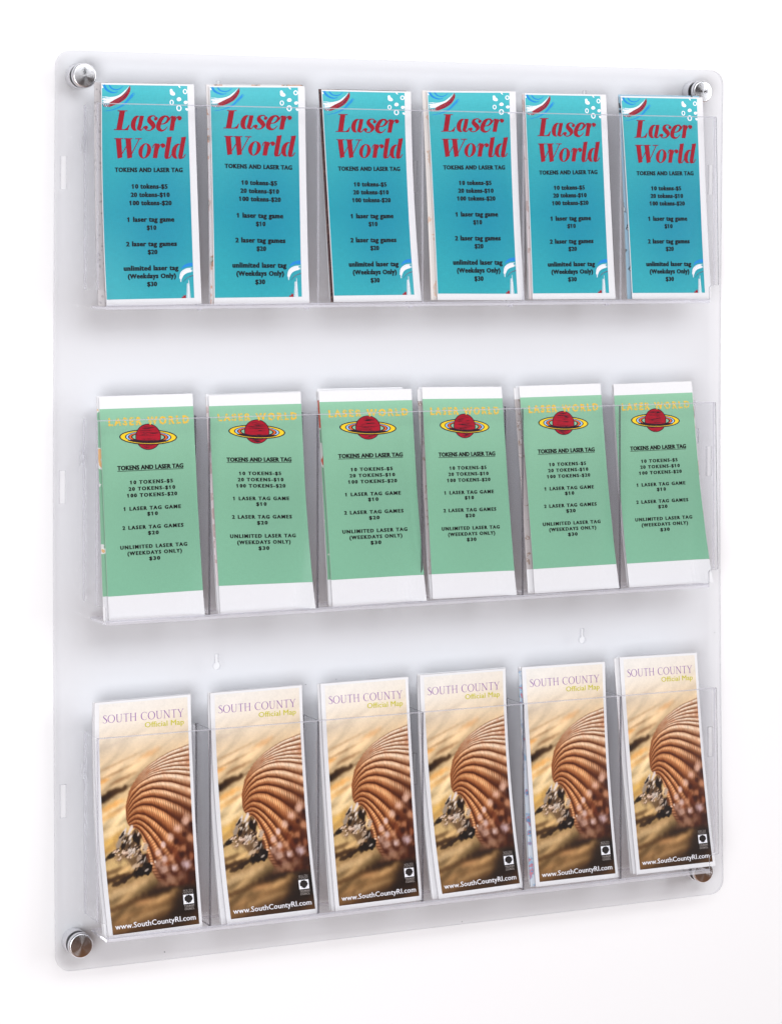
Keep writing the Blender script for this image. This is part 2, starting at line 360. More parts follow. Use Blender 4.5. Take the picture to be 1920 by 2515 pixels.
# ------------------------------------------------------------------ leaflet surfaces
class Patch:
    """paper surface: left and right edges (top, middle, bottom points in mm), quadratic down, straight across"""
    def __init__(s, e, crease=0.): s.e = np.array(e, float)/1000.; s.crease = crease
    def pt(s, u, v):
        u = np.asarray(u, float)[..., None]; v = np.asarray(v, float)[..., None]
        q = lambda E: E[0]*(2*(v-.5)*(v-1)) + E[1]*(4*v*(1-v)) + E[2]*(2*v*(v-.5))
        return q(s.e[0])*(1-u) + q(s.e[1])*u
    def at(s, u, v, h=0.):
        u = np.asarray(u, float); v = np.asarray(v, float)
        p = s.pt(u, v); d = 1e-3
        du = s.pt(u+d, v)-s.pt(u-d, v); dv = s.pt(u, v+d)-s.pt(u, v-d)
        n = np.cross(du, dv); n /= np.linalg.norm(n, axis=-1, keepdims=True)
        n = np.where(n[..., 1:2] > 0, -n, n)
        t = np.maximum(0., u-1.+.50*np.clip(v-.50, 0, 1)-.02*np.sin(9*v))
        h = np.asarray(h, float)+s.crease*t*t/(t+.15)*.012
        return p + n*h[..., None]
    def moved(s, dxt=0, dxb=0, dxtr=None, dxbr=None, dzt=0, dzb=0, dy=3.):
        E = s.e.copy()*1000
        dxtr = dxt if dxtr is None else dxtr; dxbr = dxb if dxbr is None else dxbr
        for i, (a, b) in enumerate(((dxt, dxb), (dxtr, dxbr))):
            for k, w in enumerate((0, .5, 1)):
                E[i][k] += ((1-w)*a+w*b, dy, (1-w)*dzt+w*dzb)
        return Patch(E, s.crease)

def slab(name, P, mats, parent, org, thick, nu=24, nv=32, h0=0., corner=0., fan=0.):
    """sheet with thickness; mat 0 front/back, mat 1 sides"""
    uu, vv = np.meshgrid(np.linspace(0, 1, nu+1), np.linspace(0, 1, nv+1))
    A = P.at(uu, vv, np.full(uu.shape, h0)).reshape(-1, 3)
    B = P.at(uu, vv, np.full(uu.shape, h0-thick)).reshape(-1, 3)
    V = np.concatenate([A, B])-org; N = (nu+1)*(nv+1); F = []; mi = []
    for j in range(nv):
        for i in range(nu):
            a = j*(nu+1)+i
            F.append((a, a+nu+1, a+nu+2, a+1)); mi.append(0)
            F.append((a+N, a+1+N, a+nu+2+N, a+nu+1+N)); mi.append(0)
    def side(a, b): F.append((a, b, b+N, a+N)); mi.append(1)
    for i in range(nu): side(i+1, i) if 0 else side(i, i+1); side(nv*(nu+1)+i+1, nv*(nu+1)+i)
    for j in range(nv): side((j+1)*(nu+1), j*(nu+1)); side(j*(nu+1)+nu, (j+1)*(nu+1)+nu)
    return mesh(name, V, F, mats, parent, mi)

class Art:
    """collects flat ink shapes in print coordinates (a across, b down) and lays them on a patch"""
    def __init__(s, P, reg, org, aspect):
        s.P, s.r, s.org, s.asp = P, reg, org, aspect
    def map(s, ab, h):
        ab = np.asarray(ab, float); u0, u1, v0, v1 = s.r
        a = np.clip(ab[:, 0], 0., 1.)
        return s.P.at(u0+(u1-u0)*a, v0+(v1-v0)*ab[:, 1], h) - s.org
    def emit(s, name, shapes, mats, parent):
        """shapes: list of (V2d, F, h, material index)"""
        VV, FF, MI = [], [], []; o = 0
        for V, F, h, mi in shapes:
            V = np.asarray(V, float); VV.append(s.map(V, np.full(len(V), h)*1.)); FF += [tuple(i+o for i in f) for f in F]; MI += [mi]*len(F); o += len(V)
        return mesh(name, np.concatenate(VV), FF, mats, parent, MI)

def strip(pts, widths, sub=8):
    """catmull-rom stroke -> V, F in the plane the points are given in"""
    p = np.array(pts, float); w = np.array(widths, float)
    if len(p) == 2: sub = 1
    if sub > 1:
        q = np.vstack([2*p[0]-p[1], p, 2*p[-1]-p[-2]]); out = []; ww = []
        for i in range(len(p)-1):
            for t in np.linspace(0, 1, sub, endpoint=False):
                a, b, c, d = q[i], q[i+1], q[i+2], q[i+3]
                out.append(.5*((2*b)+(-a+c)*t+(2*a-5*b+4*c-d)*t*t+(-a+3*b-3*c+d)*t**3)); ww.append(w[i]*(1-t)+w[i+1]*t)
        out.append(p[-1]); ww.append(w[-1]); p = np.array(out); w = np.array(ww)
    t = np.gradient(p, axis=0); t /= np.linalg.norm(t, axis=1, keepdims=True)+1e-9
    n = np.stack([-t[:, 1], t[:, 0]], 1)
    V = np.concatenate([p+n*w[:, None]/2, p-n*w[:, None]/2]); k = len(p)
    return V, [(i, i+1, k+i+1, k+i) for i in range(k-1)]
def ellipse(cx, cy, rx, ry, rot=0, n=28, wob=0., seed=0):
    r = np.random.default_rng(seed); a = np.linspace(0, 2*np.pi, n, endpoint=False)
    k = 1+wob*(np.sin(a*2+r.random()*6)+.6*np.sin(a*3+r.random()*6))
    x, y = rx*np.cos(a)*k, ry*np.sin(a)*k; c, s = math.cos(rot), math.sin(rot)
    return np.stack([cx+x*c-y*s, cy+x*s+y*c], 1), [tuple(range(n))]
def ringshape(cx, cy, rx, ry, rx2, ry2, rot=0, n=40, a0=0, a1=360, dx=0, dy=0, thin=None):
    full = abs(a1-a0) >= 360; k = n if full else n+1
    a = np.radians(np.linspace(a0, a1, k, endpoint=not full)); c, s = math.cos(rot), math.sin(rot)
    def E(rx, ry, cx, cy): x, y = rx*np.cos(a), ry*np.sin(a); return np.stack([cx+x*c-y*s, cy+x*s+y*c], 1)
    V = np.concatenate([E(rx, ry, cx, cy), E(rx2, ry2, cx+dx, cy+dy)]); m = k if full else k-1
    return V, [(i, (i+1) % k, k+(i+1) % k, k+i) for i in range(m)]
def rect(x0, y0, x1, y1): return np.array([(x0, y0), (x1, y0), (x1, y1), (x0, y1)], float), [(0, 1, 2, 3)]

# ------------------------------------------------------------------ lettering from the built-in typeface
GLY = {}
def glyph(ch, off):
    k = (ch, off)
    if k in GLY: return GLY[k]
    def build(body):
        cu = bpy.data.curves.new('g', 'FONT'); cu.body = body; cu.offset = off; cu.resolution_u = 2
        o = bpy.data.objects.new('g', cu); COL.objects.link(o); bpy.context.view_layer.update()
        me = bpy.data.meshes.new_from_object(o.evaluated_get(bpy.context.evaluated_depsgraph_get()))
        V = np.array([v.co[:2] for v in me.vertices]).reshape(-1, 2); F = [tuple(q.vertices) for q in me.polygons]
        bpy.data.objects.remove(o); bpy.data.meshes.remove(me); bpy.data.curves.remove(cu); return V, F
    if ch == ' ': GLY[k] = (None, None, .28); return GLY[k]
    V, F = build(ch)
    VH, _ = build('H'); V2, _ = build(ch+'H')
    adv = V2[:, 0].max()-VH[:, 0].max()
    GLY[k] = (V, F, adv); return GLY[k]
CAP = None
def textline(txt, xl, xr, base, cap, off=.0, track=0., bold=0., flag1=True, h=.0003, mi=0, lc=1., bv=.012):
    """lay text between xl and xr (print coordinates, b down); returns shapes. cap = cap height in b"""
    global CAP
    if CAP is None: V, F, _ = glyph('H', 0.); CAP = V[:, 1].max()
    items = []; x = 0.; gs = []
    for ch in txt:
        V, F, adv = glyph(ch, off)
        if V is not None:
            if ch == '1' and flag1:      # flag and foot of the figure one
                items.append((V, F, x)); gs += [False, False]; x1 = V[:, 0].min(); t = V[:, 1].max(); w = .05+off
                items.append((np.array([(x1-.13, t-.16), (x1+.02, t-.02), (x1+.02, t-.14-w), (x1-.13, t-.20-w)]), [(0, 3, 2, 1)], x))
                x += adv+.05+track; continue
            items.append((V, F, x)); gs.append(ch.islower())
        x += adv+track
    allx = np.concatenate([V[:, 0]+x0 for V, F, x0 in items]); lo, hi = allx.min(), allx.max(); sx = (xr-xl)/(hi-lo); sy = cap/CAP
    out = []
    copies = [(0., 0.)] if bold == 0 else ([(-bold, 0.), (bold, 0.)] if bold < .02 else [(-bold, -bv), (bold, -bv), (-bold, bv), (bold, bv), (0., 0.)])
    for ci, (c, cy) in enumerate(copies):
        for gi, (V, F, x0) in enumerate(items):
            X = xl+(V[:, 0]+x0-lo+c)*sx; Y = base-(V[:, 1]+cy)*sy*(lc if gs[gi] else 1.)
            out.append((np.stack([X, Y], 1), F, h+ci*2.5e-5+(gi % 3)*8e-6, mi))
    return out

# high-contrast italic capitals and lower case for the flyer title: strokes in cap-height units, upright; slanted afterwards
def hw_ring(cx, cy, rx, ry, l, r_, tb, rot=0.):
    """bowl: outer ellipse with an inner one leaving wall l (left), r_ (right), tb (top/bottom)"""
    return ringshape(cx, cy, rx, ry, rx-(l+r_)/2, ry-tb, rot, 36, dx=(l-r_)/2)
SL = .18
def title_glyphs():
    G = {}
    G['L'] = [strip([(.25, 0), (.25, 1)], [.26, .26]), strip([(.02, .985), (.50, .985)], [.035, .035]), strip([(0, .017), (.70, .017)], [.035, .035]),
              (np.array([(.36, .0), (.70, .0), (.735, .27), (.70, .27), (.64, .13), (.52, .035)]), [(0, 1, 2, 3, 4, 5)])]
    G['a'] = [hw_ring(.26, .36, .26, .385, .225, .045, .035), strip([(.49, .735), (.47, .30), (.45, .10), (.52, .02)], [.195, .195, .19, .08]),
              strip([(.50, .0), (.60, .025), (.70, .20)], [.06, .05, .03])]
    G['s'] = [strip([(.50, .60), (.44, .72), (.30, .745), (.17, .66), (.19, .50), (.36, .34), (.45, .20), (.36, .03), (.20, -.005), (.06, .05), (.03, .17)],
                    [.04, .04, .045, .145, .21, .225, .195, .06, .04, .04, .05]), ellipse(.505, .60, .085, .09), ellipse(.075, .14, .09, .095)]
    G['e'] = [strip([(.555, .20), (.44, .035), (.28, -.005), (.115, .12), (.10, .36), (.20, .62), (.38, .74), (.53, .64), (.50, .47), (.36, .35), (.16, .32)],
                    [.03, .045, .10, .205, .23, .195, .06, .11, .125, .05, .03])]
    G['r'] = [strip([(.20, .735), (.20, 0)], [.215, .215]), strip([(.0, .52), (.05, .69), (.16, .735)], [.03, .045, .06]), strip([(.28, .42), (.36, .66), (.50, .735)], [.04, .05, .07]), ellipse(.52, .635, .10, .105)]
    G['W'] = [strip([(.17, .98), (.41, -.0)], [.25, .225]), strip([(.66, .98), (.90, -.0)], [.25, .225]), strip([(.40, .02), (.70, .75)], [.03, .035]), strip([(.90, .02), (1.22, .97)], [.03, .04]),
              strip([(-.03, .985), (.40, .985)], [.035, .035]), strip([(.46, .985), (.88, .985)], [.035, .035]), strip([(1.02, .985), (1.34, .985)], [.035, .035])]
    G['o'] = [hw_ring(.31, .365, .31, .385, .19, .19, .03)]
    G['l'] = [strip([(.17, 1.06), (.17, .14), (.24, .0)], [.215, .215, .09]), strip([(.04, 1.05), (.28, 1.09)], [.03, .04]), strip([(.22, .0), (.34, .03), (.42, .20)], [.07, .05, .03])]
    G['d'] = [hw_ring(.27, .36, .27, .385, .215, .045, .035), strip([(.50, 1.06), (.48, .14), (.55, .0)], [.215, .215, .09]), strip([(.36, 1.05), (.60, 1.09)], [.03, .04]), strip([(.53, .0), (.63, .03), (.72, .20)], [.07, .05, .03])]
    return G
TG = title_glyphs()
T1 = [('L', 0), ('a', .80), ('s', 1.52), ('e', 2.12), ('r', 2.72)]
T2 = [('W', -.13), ('o', 1.16), ('r', 1.84), ('l', 2.44), ('d', 2.84)]
def title(seq, x0, base, ux, uy, h, grow=0.):
    out = []
    for i, (ch, ox) in enumerate(seq):
        for j, (V, F) in enumerate(TG[ch]):
            V = np.array(V, float)
            if grow:
                pass
            X = x0+(V[:, 0]+ox+SL*V[:, 1])*ux; Y = base-V[:, 1]*uy
            out.append((np.stack([X, Y], 1), F, h+j*1.2e-5, 0))
    return out

# thin flared capitals for the map title
def flare(c):
    s = .075; t = .035
    S_ = lambda P, W: strip(P, W)
    D = {
     'S': (.46, [S_([(.40, .86), (.33, .97), (.20, .985), (.09, .90), (.08, .76), (.20, .60), (.33, .47), (.42, .30), (.38, .10), (.22, .01), (.06, .06), (.02, .18)], [t, t, t, .05, .08, .10, .10, .085, .05, t, t, t])]),
     'O': (.86, [hw_ring(.40, .5, .40, .51, .085, .085, .035, 0.)]),
     'U': (.74, [S_([(.10, 1), (.10, .40), (.16, .08), (.34, -.0), (.52, .08), (.58, .40), (.58, 1)], [s, s, .07, t, .04, t, t]), S_([(.0, .985), (.20, .985)], [t, t]), S_([(.48, .985), (.68, .985)], [t, t])]),
     'T': (.66, [S_([(.31, .98), (.31, .0)], [s, s]), S_([(.0, .975), (.62, .975)], [.045, .045]), S_([(.21, .015), (.41, .015)], [t, t])]),
     'H': (.80, [S_([(.12, 1), (.12, 0)], [s, s]), S_([(.62, 1), (.62, 0)], [s, s]), S_([(.12, .52), (.62, .52)], [t, t])]+[S_([(x, y), (x+.2, y)], [t, t]) for x in (.02, .52) for y in (.015, .985)]),
     'C': (.72, [S_([(.66, .82), (.56, .95), (.40, .985), (.20, .92), (.07, .70), (.05, .45), (.13, .18), (.32, .02), (.50, .02), (.66, .14)], [.05, t, t, .05, .08, .09, .08, .045, t, t])]),
     'N': (.82, [S_([(.13, 1), (.13, 0)], [t, t]), S_([(.12, .99), (.66, .02)], [s, s]), S_([(.66, 1), (.66, 0)], [t, t]), S_([(.0, .985), (.16, .985)], [t, t]), S_([(.03, .015), (.23, .015)], [t, t]), S_([(.56, .985), (.76, .985)], [t, t])]),
     'Y': (.66, [S_([(.06, .99), (.33, .46)], [s, s]), S_([(.60, .99), (.33, .46)], [t, t]), S_([(.33, .48), (.33, 0)], [s, s]), S_([(-.02, .985), (.17, .985)], [t, t]), S_([(.50, .985), (.68, .985)], [t, t]), S_([(.23, .015), (.43, .015)], [t, t])]),
     ' ': (.30, [])}
    return D[c]
def flareline(txt, xl, xr, base, cap, h, mi=0):
    items = []; x = 0
    for c in txt:
        adv, sh = flare(c)
        for j, (V, F) in enumerate(sh): items.append((V+np.array([x, 0]), F, j))
        x += adv+.06
    A = np.concatenate([i[0][:, 0] for i in items]); lo, hi = A.min(), A.max(); sx = (xr-xl)/(hi-lo)
    return [(np.stack([xl+(V[:, 0]-lo)*sx, base-V[:, 1]*cap], 1), F, h+j*1.2e-5, mi) for V, F, j in items]
# ------------------------------------------------------------------ the shell photograph, painted into a fine colour grid
def shell_art(NA=170, NB=400):
    bb, aa = np.meshgrid(np.linspace(0, 1, NB), np.linspace(0, 1, NA), indexing='ij')
    R = np.random.default_rng(3)
    def blur(img, sx, sy):
        def k(s): n = int(3*s)+1; g = np.exp(-.5*(np.arange(-n, n+1)/max(s, .01))**2); return g/g.sum()
        out = img
        for ax, s in ((0, sy), (1, sx)):
            if s <= 0: continue
            g = k(s); n = len(g)//2; p = np.pad(out, [(n, n) if i == ax else (0, 0) for i in range(out.ndim)], mode='edge'); acc = 0
            for i, w in enumerate(g): acc = acc + w*np.take(p, range(i, i+img.shape[ax]), axis=ax)
            out = acc
        return out
    def noise(fx, fy, shear=0., seed=0, oc=3):
        r = np.random.default_rng(seed); out = 0
        for o in range(oc):
            sx, sy = fx*2**o, fy*2**o; g = r.random((int(sy)+4, int(sx)+6))
            x = (aa*sx) % (g.shape[1]-2); y = np.clip((bb+shear*aa+.25)/1.6, 0, .999)*(g.shape[0]-2)
            xi, yi = x.astype(int), y.astype(int); tx, ty = x-xi, y-yi; tx = tx*tx*(3-2*tx); ty = ty*ty*(3-2*ty)
            out = out+(.5**o)*((g[yi, xi]*(1-tx)+g[yi, xi+1]*tx)*(1-ty)+(g[yi+1, xi]*(1-tx)+g[yi+1, xi+1]*tx)*ty)
        return out/1.75
    # sand: vertical ramp of tones with slanting soft streaks
    st = [0, .08, .18, .28, .36, .44, .52, .60, .68, .78, .88, .95, 1]
    sc = np.array([(228, 224, 218), (228, 216, 202), (228, 206, 176), (222, 192, 150), (216, 178, 126), (222, 182, 124), (230, 198, 144), (216, 172, 104), (184, 148, 90), (170, 132, 78), (178, 138, 84), (160, 116, 66), (92, 62, 34)], float)
    y = bb+.11*aa
    img = np.stack([np.interp(y, st, sc[:, c]) for c in range(3)], 2)
    NZ = noise(26, 60, .1, 31, 3)
    n1 = noise(3, 30, .30, 1); n2 = noise(6, 60, .34, 2); n3 = noise(2, 14, .25, 5)
    amp = np.interp(bb, [0, .12, .3, .45, .7, 1], [.04, .12, .42, .5, .6, .5])[..., None]
    img = img*(1+amp*(1.5*(n1-.5)+.35*(n2-.5)+1.2*(n3-.5))[..., None])
    def blob(a, b, ra, rb, rot, col, op=1., soft=.5, warp=1.1):
        nonlocal img
        c, s = math.cos(rot), math.sin(rot); dx = (aa-a)*.43; dy = (bb-b)     # isotropic units of print height
        u = (dx*c+dy*s)/ra; v = (-dx*s+dy*c)/rb; d = np.sqrt(u*u+v*v)+warp*(NZ-.5)
        w = np.clip((1+soft-d)/(2*soft), 0, 1); w = (w*w*(3-2*w)*op)[..., None]; img = img*(1-w)+np.array(col, float)*w
    # background streaks
    for a, b, ra, rb, col, op in [(.55, .235, .05, .012, (216, 150, 84), .6), (.3, .16, .12, .006, (200, 176, 150), .5), (.2, .265, .10, .005, (176, 130, 84), .55), (.15, .31, .09, .006, (150, 104, 60), .6),
                              (.25, .335, .06, .007, (140, 92, 50), .6), (.08, .405, .08, .014, (58, 36, 20), .95), (.22, .385, .05, .008, (84, 54, 30), .8), (.02, .42, .03, .012, (40, 24, 14), .9),
                              (.04, .34, .03, .008, (222, 146, 60), .8), (.12, .45, .06, .012, (232, 156, 62), .8), (.2, .47, .05, .008, (176, 110, 54), .5), (.05, .50, .05, .012, (226, 166, 84), .7),
                              (.12, .56, .08, .014, (240, 208, 150), .8), (.1, .60, .06, .014, (226, 170, 60), .7), (.05, .64, .05, .01, (196, 140, 50), .7)]:
        blob(a, b, ra, rb, -.35, col, op, .8)
    for a, b, ra, rb, col, op in [(.15, .70, .10, .016, (196, 160, 96), .8), (.06, .735, .06, .010, (110, 78, 44), .7), (.1, .765, .12, .012, (66, 42, 24), .85), (.25, .80, .12, .012, (190, 146, 92), .8),
                              (.1, .83, .12, .014, (206, 166, 110), .7), (.35, .855, .12, .008, (110, 74, 40), .6), (.15, .885, .14, .010, (96, 64, 34), .7), (.4, .875, .05, .012, (204, 140, 80), .7),
                              (.62, .83, .09, .022, (46, 28, 16), .95), (.75, .80, .09, .016, (70, 40, 24), .8), (.45, .93, .14, .012, (176, 134, 80), .7), (.3, .965, .2, .010, (140, 100, 58), .6),
                              (.93, .88, .085, .065, (18, 10, 8), 1.), (.85, .95, .07, .03, (34, 20, 12), .9), (.55, .90, .08, .012, (120, 84, 46), .6), (.5, .995, .3, .008, (70, 46, 26), .7)]:
        blob(a, b, ra, rb, -.22, col, op, .7)
    img = blur(img, 1.5, 1.2)
    # shell: family of rib curves (coordinates measured on the print, later normalised)
    K = [(0, [(478, 1760), (482, 1690), (530, 1500), (590, 1380), (680, 1250), (800, 1130), (950, 1020), (1100, 930), (1365, 825), (1480, 800)]),
         (6, [(480, 1790), (500, 1640), (560, 1480), (700, 1350), (860, 1265), (1000, 1235), (1180, 1238), (1370, 1270), (1500, 1290)]),
         (7, [(482, 1820), (500, 1690), (560, 1570), (680, 1440), (800, 1380), (950, 1345), (1100, 1350), (1395, 1440), (1500, 1480)]),
         (8, [(485, 1840), (495, 1740), (580, 1600), (700, 1500), (850, 1450), (1000, 1460), (1200, 1520), (1395, 1600), (1500, 1660)]),
         (9, [(487, 1860), (500, 1780), (600, 1650), (720, 1580), (850, 1560), (1000, 1590), (1200, 1670), (1400, 1790), (1500, 1860)]),
         (10, [(490, 1880), (505, 1830), (590, 1720), (700, 1670), (830, 1680), (1000, 1760), (1200, 1900), (1400, 2060), (1500, 2140)]),
         (11, [(497, 1910), (510, 1880), (560, 1830), (640, 1795), (740, 1815), (860, 1890), (1010, 2020), (1200, 2220), (1420, 2500), (1500, 2600)]),
         (12, [(510, 1940), (530, 1930), (590, 1880), (670, 1880), (780, 1960), (900, 2090), (1010, 2240), (1160, 2440), (1300, 2640), (1400, 2760)]),
         (13, [(530, 1965), (560, 1955), (620, 1940), (690, 1970), (790, 2070), (880, 2190), (960, 2330), (1050, 2500), (1150, 2680), (1250, 2800)]),
         (14.5, [(545, 1990), (580, 2000), (640, 2030), (690, 2110), (730, 2210), (770, 2330), (800, 2450), (860, 2600), (950, 2740), (1050, 2800)])]
    KR, KP = [], []
    for r, pts in K:
        p = np.array(pts, float); xn = 220+p[:, 0]/5.6; yn = 1680+p[:, 1]/5.6
        left = np.interp(yn, [1729, 2000, 2107, 2134, 2214, 2298], [245, 248.6, 256.6, 262, 269, 275])
        b = (yn-1729+(xn-left)*.0900)/567.; a = (xn-left)/215.5
        q = np.stack([a, b], 1); d = np.r_[0, np.cumsum(np.hypot(np.diff(a)*.43, np.diff(b)))]; d /= d[-1]
        s = np.linspace(0, 1, 24); KR.append(r); KP.append(np.stack([np.interp(s, d, a), np.interp(s, d, b)], 1))
    KR = np.array(KR); KP = np.array(KP)
    nr, ns = 1500, 900
    r = np.linspace(0, 14.5, nr); s = np.linspace(0, 1, ns)
    PR = np.stack([[np.interp(r, KR, KP[:, j, c]) for j in range(24)] for c in (0, 1)], 0)     # 2,24,nr
    sj = s*23; i0 = np.minimum(sj.astype(int), 22); f = sj-i0; f = f*f*(3-2*f)*.35+f*.65
    A = PR[0][i0].T*(1-f)+PR[0][i0+1].T*f; B = PR[1][i0].T*(1-f)+PR[1][i0+1].T*f                # nr,ns
    RR, SS = np.meshgrid(r, s, indexing='ij')
    ph = RR % 1.; ridge = np.sin(np.pi*np.clip(ph, 0, 1))**.8
    lite = np.exp(-((ph-.30)/.20)**2); groove = np.clip(np.exp(-(ph/.07)**2)+np.exp(-((1-ph)/.24)**2), 0, 1)
    pale = np.clip((10.4-RR)/5.5, 0, 1)*np.clip((SS-.22)/.35, 0, 1)
    base = (1-pale)[..., None]*np.array((176, 100, 52.))+pale[..., None]*np.array((198, 152, 114.))
    hi = (1-pale)[..., None]*np.array((226, 160, 100.))+pale[..., None]*np.array((252, 238, 216.))
    dk = np.array((86, 38, 16.))*(1-pale)[..., None]+pale[..., None]*np.array((124, 66, 34.))
    col = base*(1-.82*lite[..., None])+hi*(.82*lite[..., None])
    col = col*(1-.93*groove[..., None])+dk*(.93*groove[..., None])
    # growth bands crossing the ribs, rust patches, beads
    g = np.random.default_rng(9).random((40, 300)); band = g[(RR*2.).astype(int) % 40, (SS*150).astype(int) % 300]
    col *= (1+.16*(band-.5))[..., None]
    g2 = blur(np.random.default_rng(4).random((18, 60)), 1.0, .7); g2 = (g2-g2.min())/(g2.max()-g2.min())
    rust = np.clip((g2[(RR*1.15).astype(int) % 18, (SS*58).astype(int) % 60]-.52)*3.4, 0, 1)*np.clip((SS-.3)/.2, 0, 1)*(.25+.75*lite)
    col = col*(1-.62*rust[..., None])+np.array((176, 72, 24.))*(.62*rust[..., None])
    bead = .5+.5*np.sin(2*np.pi*(np.interp(RR, [7, 14], [54, 38])*(SS-.30*SS*SS))+RR.astype(int)*1.7+2*np.pi*1.1*ph)
    bw = np.clip((RR-7.5)/2.5, 0, 1)*np.clip((SS-.18)/.2, 0, 1)
    bamp = .42+.7*np.clip((SS-.5)/.4, 0, 1)
    col *= (1+bw*(bamp*(bead-.45))*(.35+.65*lite))[..., None]
    edge = np.clip(1-SS/.30, 0, 1)*np.clip((RR+.5)/5, .15, 1)
    col = col*(1-.42*edge[..., None])+np.array((120, 54, 20.))*(.42*edge[..., None])
    far = np.clip((SS-.52)/.30, 0, 1)*np.clip((RR-7.8)/2., 0, 1)
    hb = (np.clip(bead-.35, 0, 1)*lite)[..., None]; fc = np.array((70, 26, 12.))*(1-hb)+np.array((236, 186, 158.))*hb
    col = col*(1-.80*far[..., None])+fc*(.80*far[..., None])
    ia = np.round(A*(NA-1)).astype(int); ib = np.round(B*(NB-1)).astype(int); ok = (ia >= 0) & (ia < NA) & (ib >= 0) & (ib < NB)
    acc = np.zeros((NB, NA, 4)); idx = ib[ok]*NA+ia[ok]
    for c in range(3): acc[..., c] = np.bincount(idx, col[..., c][ok], NA*NB).reshape(NB, NA)
    acc[..., 3] = np.bincount(idx, None, NA*NB).reshape(NB, NA)
    cov = (acc[..., 3] > 0).astype(float); sh = acc[..., :3]/np.maximum(acc[..., 3:], 1)
    cb = blur(cov, .6, .6)[..., None]; fill = blur(sh*cov[..., None], .6, .6)/np.maximum(cb, 1e-3)
    sh = np.where(cov[..., None] > 0, sh, fill); mask = np.clip(cb*1.0, 0, 1)
    # shell laid over the sand by its coverage mask
    img = img*(1-mask)+sh*mask
    # blurred knobbly underside, lower right
    dofs = blur(img, 2.3, 2.3); w = np.clip((bb-.50)*3.2+(aa-.62)*2.0, 0, 1)*(aa > .2); w = blur(w, 6, 6)[..., None]; img = img*(1-w)+dofs*w
    RB = np.random.default_rng(21)
    for t in np.linspace(0, 1, 3):
        for q in range(3):
            a = .62+.42*t**.8*(.3+.7*RB.random())+.12*(RB.random()-.5); b = .50+.32*RB.random()+.10*t
            if a < .55+.1*(b-.5): continue
            blob(a, b, .010+.012*RB.random(), .009+.012*RB.random(), RB.random()*3, [(64, 22, 10), (168, 84, 36), (198, 122, 74), (110, 44, 18)][RB.integers(4)], .55, .8)
    for a, b, rr, c in [(.93, .545, .020, (226, 176, 150)), (.82, .575, .018, (222, 170, 146)), (.74, .61, .016, (214, 168, 146)), (.97, .62, .014, (196, 130, 88)), (.88, .66, .015, (190, 120, 78)), (.66, .64, .012, (220, 184, 176)),
                        (.60, .67, .016, (214, 172, 158)), (.66, .70, .014, (216, 180, 172)), (.90, .735, .020, (206, 178, 186)), (.76, .745, .016, (216, 184, 178)), (.64, .75, .020, (190, 148, 130)), (.74, .70, .014, (196, 130, 90)), (.84, .78, .016, (130, 80, 62)),
                        (.97, .70, .014, (170, 100, 64)), (.58, .72, .016, (180, 136, 116)), (.70, .785, .02, (150, 104, 84)), (.82, .70, .016, (120, 56, 30)), (.90, .60, .012, (70, 26, 12)), (.80, .635, .012, (60, 22, 12)), (.98, .56, .010, (50, 18, 10)), (.86, .69, .012, (60, 24, 14)), (.96, .78, .02, (56, 26, 18))]:
        blob(a, b, rr, rr*1.05, .3, c, .8, .75)
    blob(.98, .80, .05, .03, 0, (60, 26, 16), .75, .8); blob(.72, .80, .06, .016, -.2, (168, 122, 90), .6, .8)
    # weathered lump at the shell's hinge: pale ridges over black hollows
    for a, b, ra, rb, rot, c, op, so in [(.28, .625, .055, .050, -.7, (112, 84, 58), .85, .5), (.38, .70, .05, .045, -.5, (104, 76, 52), .85, .5), (.22, .66, .05, .03, -.4, (128, 98, 68), .8, .6), (.19, .60, .05, .035, -.8, (196, 146, 70), .7, .6), (.28, .615, .045, .030, -.7, (96, 70, 48), .9, .4), (.36, .60, .022, .022, -.5, (40, 22, 14), .95, .35), (.30, .565, .030, .007, -1.0, (214, 200, 196), .9, .4), (.22, .575, .032, .007, -.95, (206, 196, 196), .85, .4),
                        (.17, .612, .026, .011, -1.1, (150, 132, 116), .9, .35), (.205, .63, .018, .009, -1.2, (44, 28, 18), .95, .3), (.305, .60, .012, .020, .35, (176, 142, 92), .9, .35), (.350, .605, .011, .026, -.5, (30, 18, 12), .95, .3), (.30, .592, .020, .005, -.9, (222, 206, 196), .9, .4), (.385, .585, .010, .004, -1.1, (206, 180, 164), .9, .4), (.33, .575, .016, .004, -.9, (120, 84, 58), .8, .5),
                        (.07, .665, .035, .012, -.5, (34, 24, 16), .95, .35), (.12, .650, .018, .005, -.3, (226, 196, 172), .9, .35), (.24, .655, .028, .008, -.3, (206, 172, 150), .85, .4), (.28, .665, .024, .007, -.3, (190, 150, 124), .85, .4), (.33, .650, .018, .007, -.5, (216, 186, 170), .85, .4),
                        (.45, .645, .014, .020, .5, (176, 152, 132), .9, .35), (.43, .70, .018, .030, .1, (26, 14, 10), 1., .28), (.38, .685, .022, .010, -.9, (168, 140, 116), .9, .35), (.48, .695, .008, .026, -.2, (130, 66, 34), .8, .4), (.33, .72, .030, .010, -.5, (206, 174, 140), .8, .4), (.38, .745, .045, .020, -.15, (22, 12, 8), 1., .3),
                        (.46, .73, .022, .026, 0, (20, 12, 8), 1., .28), (.24, .765, .040, .010, -.45, (50, 32, 20), .9, .5), (.12, .785, .035, .010, -.3, (62, 42, 26), .85, .6), (.425, .728, .004, .0025, -.4, (196, 140, 100), .9, .3), (.36, .722, .008, .003, -.6, (186, 150, 120), .9, .4), (.34, .735, .010, .004, -.7, (160, 126, 96), .8, .5), (.40, .712, .010, .005, -.8, (120, 84, 60), .8, .5), (.51, .715, .006, .005, .4, (214, 170, 140), .9, .3), (.55, .71, .005, .006, .2, (206, 176, 156), .9, .3)]:
